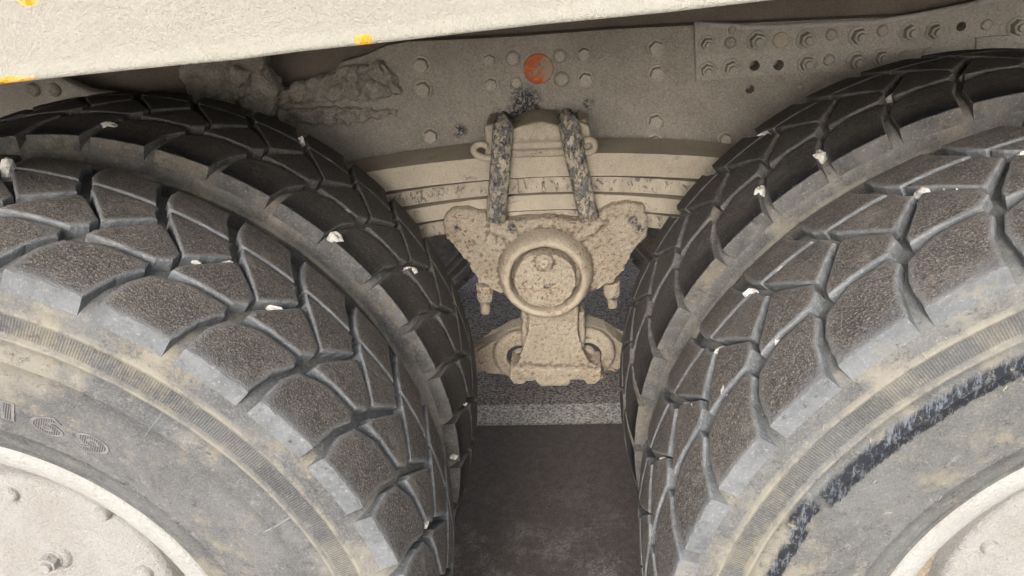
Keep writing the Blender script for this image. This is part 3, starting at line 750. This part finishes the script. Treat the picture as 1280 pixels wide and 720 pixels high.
for px_, py_, w_, h_ in ((6, 97, .027, .0042), (455, 45, .0068, .0048), (34, -4, .008, .0035)):
    ax, az = on_sill(px_, py_)
    dx = sm.math('DIVIDE', sm.math('SUBTRACT', sm.axis(0), ax), w_); dz = sm.math('DIVIDE', sm.math('SUBTRACT', sm.axis(2), az), h_)
    d = sm.math('ADD', sm.math('POWER', sm.math('ABSOLUTE', dx), 2.5), sm.math('POWER', sm.math('ABSOLUTE', dz), 2.5))
    d = sm.math('ADD', d, sm.math('MULTIPLY', sm.noise(140, 4, .8), 1.0))
    c = sm.mix(sm.ramp(d, 1.55, 1.15), c, sm.mix(sm.noise(110, 3, .7, .42, .58), (.78, .33, .015), (.72, .45, .16)))
sm.base(c); sm.bump(sm.noise(110, 6, .8), .004); sm.bump(sm.noise(420, 3, .75), .0015)
sill.data.materials[0] = sm.m

# ------------------------------------------------------------------ stones caught in the treads
def on_tyre(px, py, cx, r):
    d = fw + rt*((px-640)/FPX) - up*((py-360)/FPX)
    ox, oz = CAM.x-cx, CAM.z-CZ
    a = d.x**2+d.z**2; b = 2*(ox*d.x+oz*d.z); c = ox*ox+oz*oz-r*r; dd = max(b*b-4*a*c, 0)
    return CAM+d*((-b-math.sqrt(dd))/2/a)
LO, LI, RO, RI = 'left outer tyre', 'left inner tyre', 'right outer tyre', 'right inner tyre'
STONES = [
 (12, 216, 7, 12, XL, 'pale blunt stone at the left picture edge in the left outer tyre'),
 (245, 328, 9, 3, XL, 'thin pale sliver left of two side by side in the left outer tyre groove'),
 (282, 330, 9, 3.5, XL, 'thin pale sliver right of two side by side in the left outer tyre groove'),
 (343, 386, 12, 3.5, XL, 'long white sliver lying in a groove in the middle of the left outer tyre'),
 (456, 473, 2.5, 8, XL, 'narrow upright sliver in the left outer tyre tread near its far edge'),
 (528, 546, 4, 4, XL, 'tiny white stone low on the left outer tyre near its right edge'),
 (530, 655, 6, 4.5, XL, 'white stone in the lowest visible groove of the left outer tyre'),
 (418, 297, 8, 7, XL, 'round white stone in the shoulder notch of the left inner tyre'),
 (432, 264, 6, 3, XL, 'small pale sliver on the left inner tyre above the round white stone'),
 (466, 286, 6, 4, XL, 'small white chip on the left inner tyre beside the spring'),
 (512, 339, 9, 5, XL, 'white triangular chip on the left inner tyre level with the saddle'),
 (136, 157, 9, 4, XL, 'grey triangular chip on the shaded top of the left inner tyre'),
 (377, 178, 5, 6, XL, 'pale stone between the topmost blocks of the left inner tyre against the frame'),
 (581, 504, 4, 3, XL, 'small white stone at the right edge of the left inner tyre beside the pale line'),
 (568, 571, 5, 3, XL, 'small white stone on the left inner tyre just under the pale line'),
 (1153, 243, 8, 7, XR, 'white angular stone at a groove junction high on the right outer tyre'),
 (1185, 238, 6, 2, XR, 'short white sliver in the top groove of the right outer tyre'),
 (1204, 237, 10, 2.2, XR, 'long white sliver in the top groove of the right outer tyre'),
 (1278, 196, 5, 6, XR, 'white stone at the right picture edge in the right outer tyre'),
 (1149, 262, 2.5, 8, XR, 'narrow pale sliver hanging below the angular stone on the right outer tyre'),
 (939, 367, 8, 6, XR, 'bright white stone at the far edge of the right outer tyre beside its inner twin'),
 (976, 338, 10, 3.5, XR, 'slanting white sliver in a sipe above the bright stone on the right outer tyre'),
 (904, 437, 9, 4, XR, 'curved pale stone at a groove junction left of centre on the right outer tyre'),
 (973, 426, 6, 5, XR, 'faint pale flake in a slanting groove at the centre of the right outer tyre'),
 (909, 489, 6, 9, XR, 'pale oval stone in a slanting groove of the right outer tyre'),
 (858, 507, 6, 4.5, XR, 'left stone of a white pair side by side in the right outer tyre'),
 (873, 505, 8, 4, XR, 'right stone of a white pair side by side in the right outer tyre'),
 (831, 577, 7, 4.5, XR, 'lowest white stone at the left edge of the right outer tyre'),
 (949, 243, 7, 9, XR, 'large white stone in a shoulder notch of the right inner tyre near the spring'),
 (1025, 197, 7, 8, XR, 'white stone in the middle shoulder notch of the right inner tyre'),
 (1114, 124, 5, 6, XR, 'yellowish stone in the upper shoulder notch of the right inner tyre'),
 (1205, 98, 4, 5, XR, 'dull stone in the topmost shoulder notch of the right inner tyre'),
 (857, 282, 4, 6, XR, 'small white chip low on the right inner tyre beside the saddle'),
 (905, 231, 4, 6, XR, 'small white chip near the block edge on the right inner tyre above the spring'),
 (955, 169, 7, 4, XR, 'grey flat stone on the outer edge of the right inner tyre against the frame'),
 (1050, 154, 6, 3, XR, 'thin pale flake on the black shoulder of the right inner tyre'),
]
for i, (x, y, w, h, cx, lb) in enumerate(STONES):
    q = on_tyre(x, y, cx, .5525)
    if 'shoulder notch' in lb: q = on_tyre(x, y, cx, .548)
    sc = (q-CAM).length/FPX*1.12
    rnd = random.Random(i); bm = bmesh.new(); bmesh.ops.create_icosphere(bm, subdivisions=1+(w*h > 30), radius=1)
    for v in bm.verts: v.co *= 1+.55*noise.noise(v.co*1.3+Vector((i*7, 0, 0)))
    R3 = Matrix((rt, up, -fw)).transposed()
    ang = rnd.uniform(-.25, .25)
    if 'slanting white' in lb: ang = .75
    if 'oval' in lb or 'chip near' in lb: ang = -.5
    for v in bm.verts:
        c, s = math.cos(ang), math.sin(ang); X, Yy = v.co.x*w, v.co.y*h
        v.co = R3 @ Vector(((X*c-Yy*s)*sc, (X*s+Yy*c)*sc, v.co.z*min(w, h)*1.1*sc))
    o = link('stone', mesh_of(bm), M['stone'], loc=q)
    o['label'] = lb; o['category'] = 'stone'; o['group'] = 'stones wedged in the tyre treads'
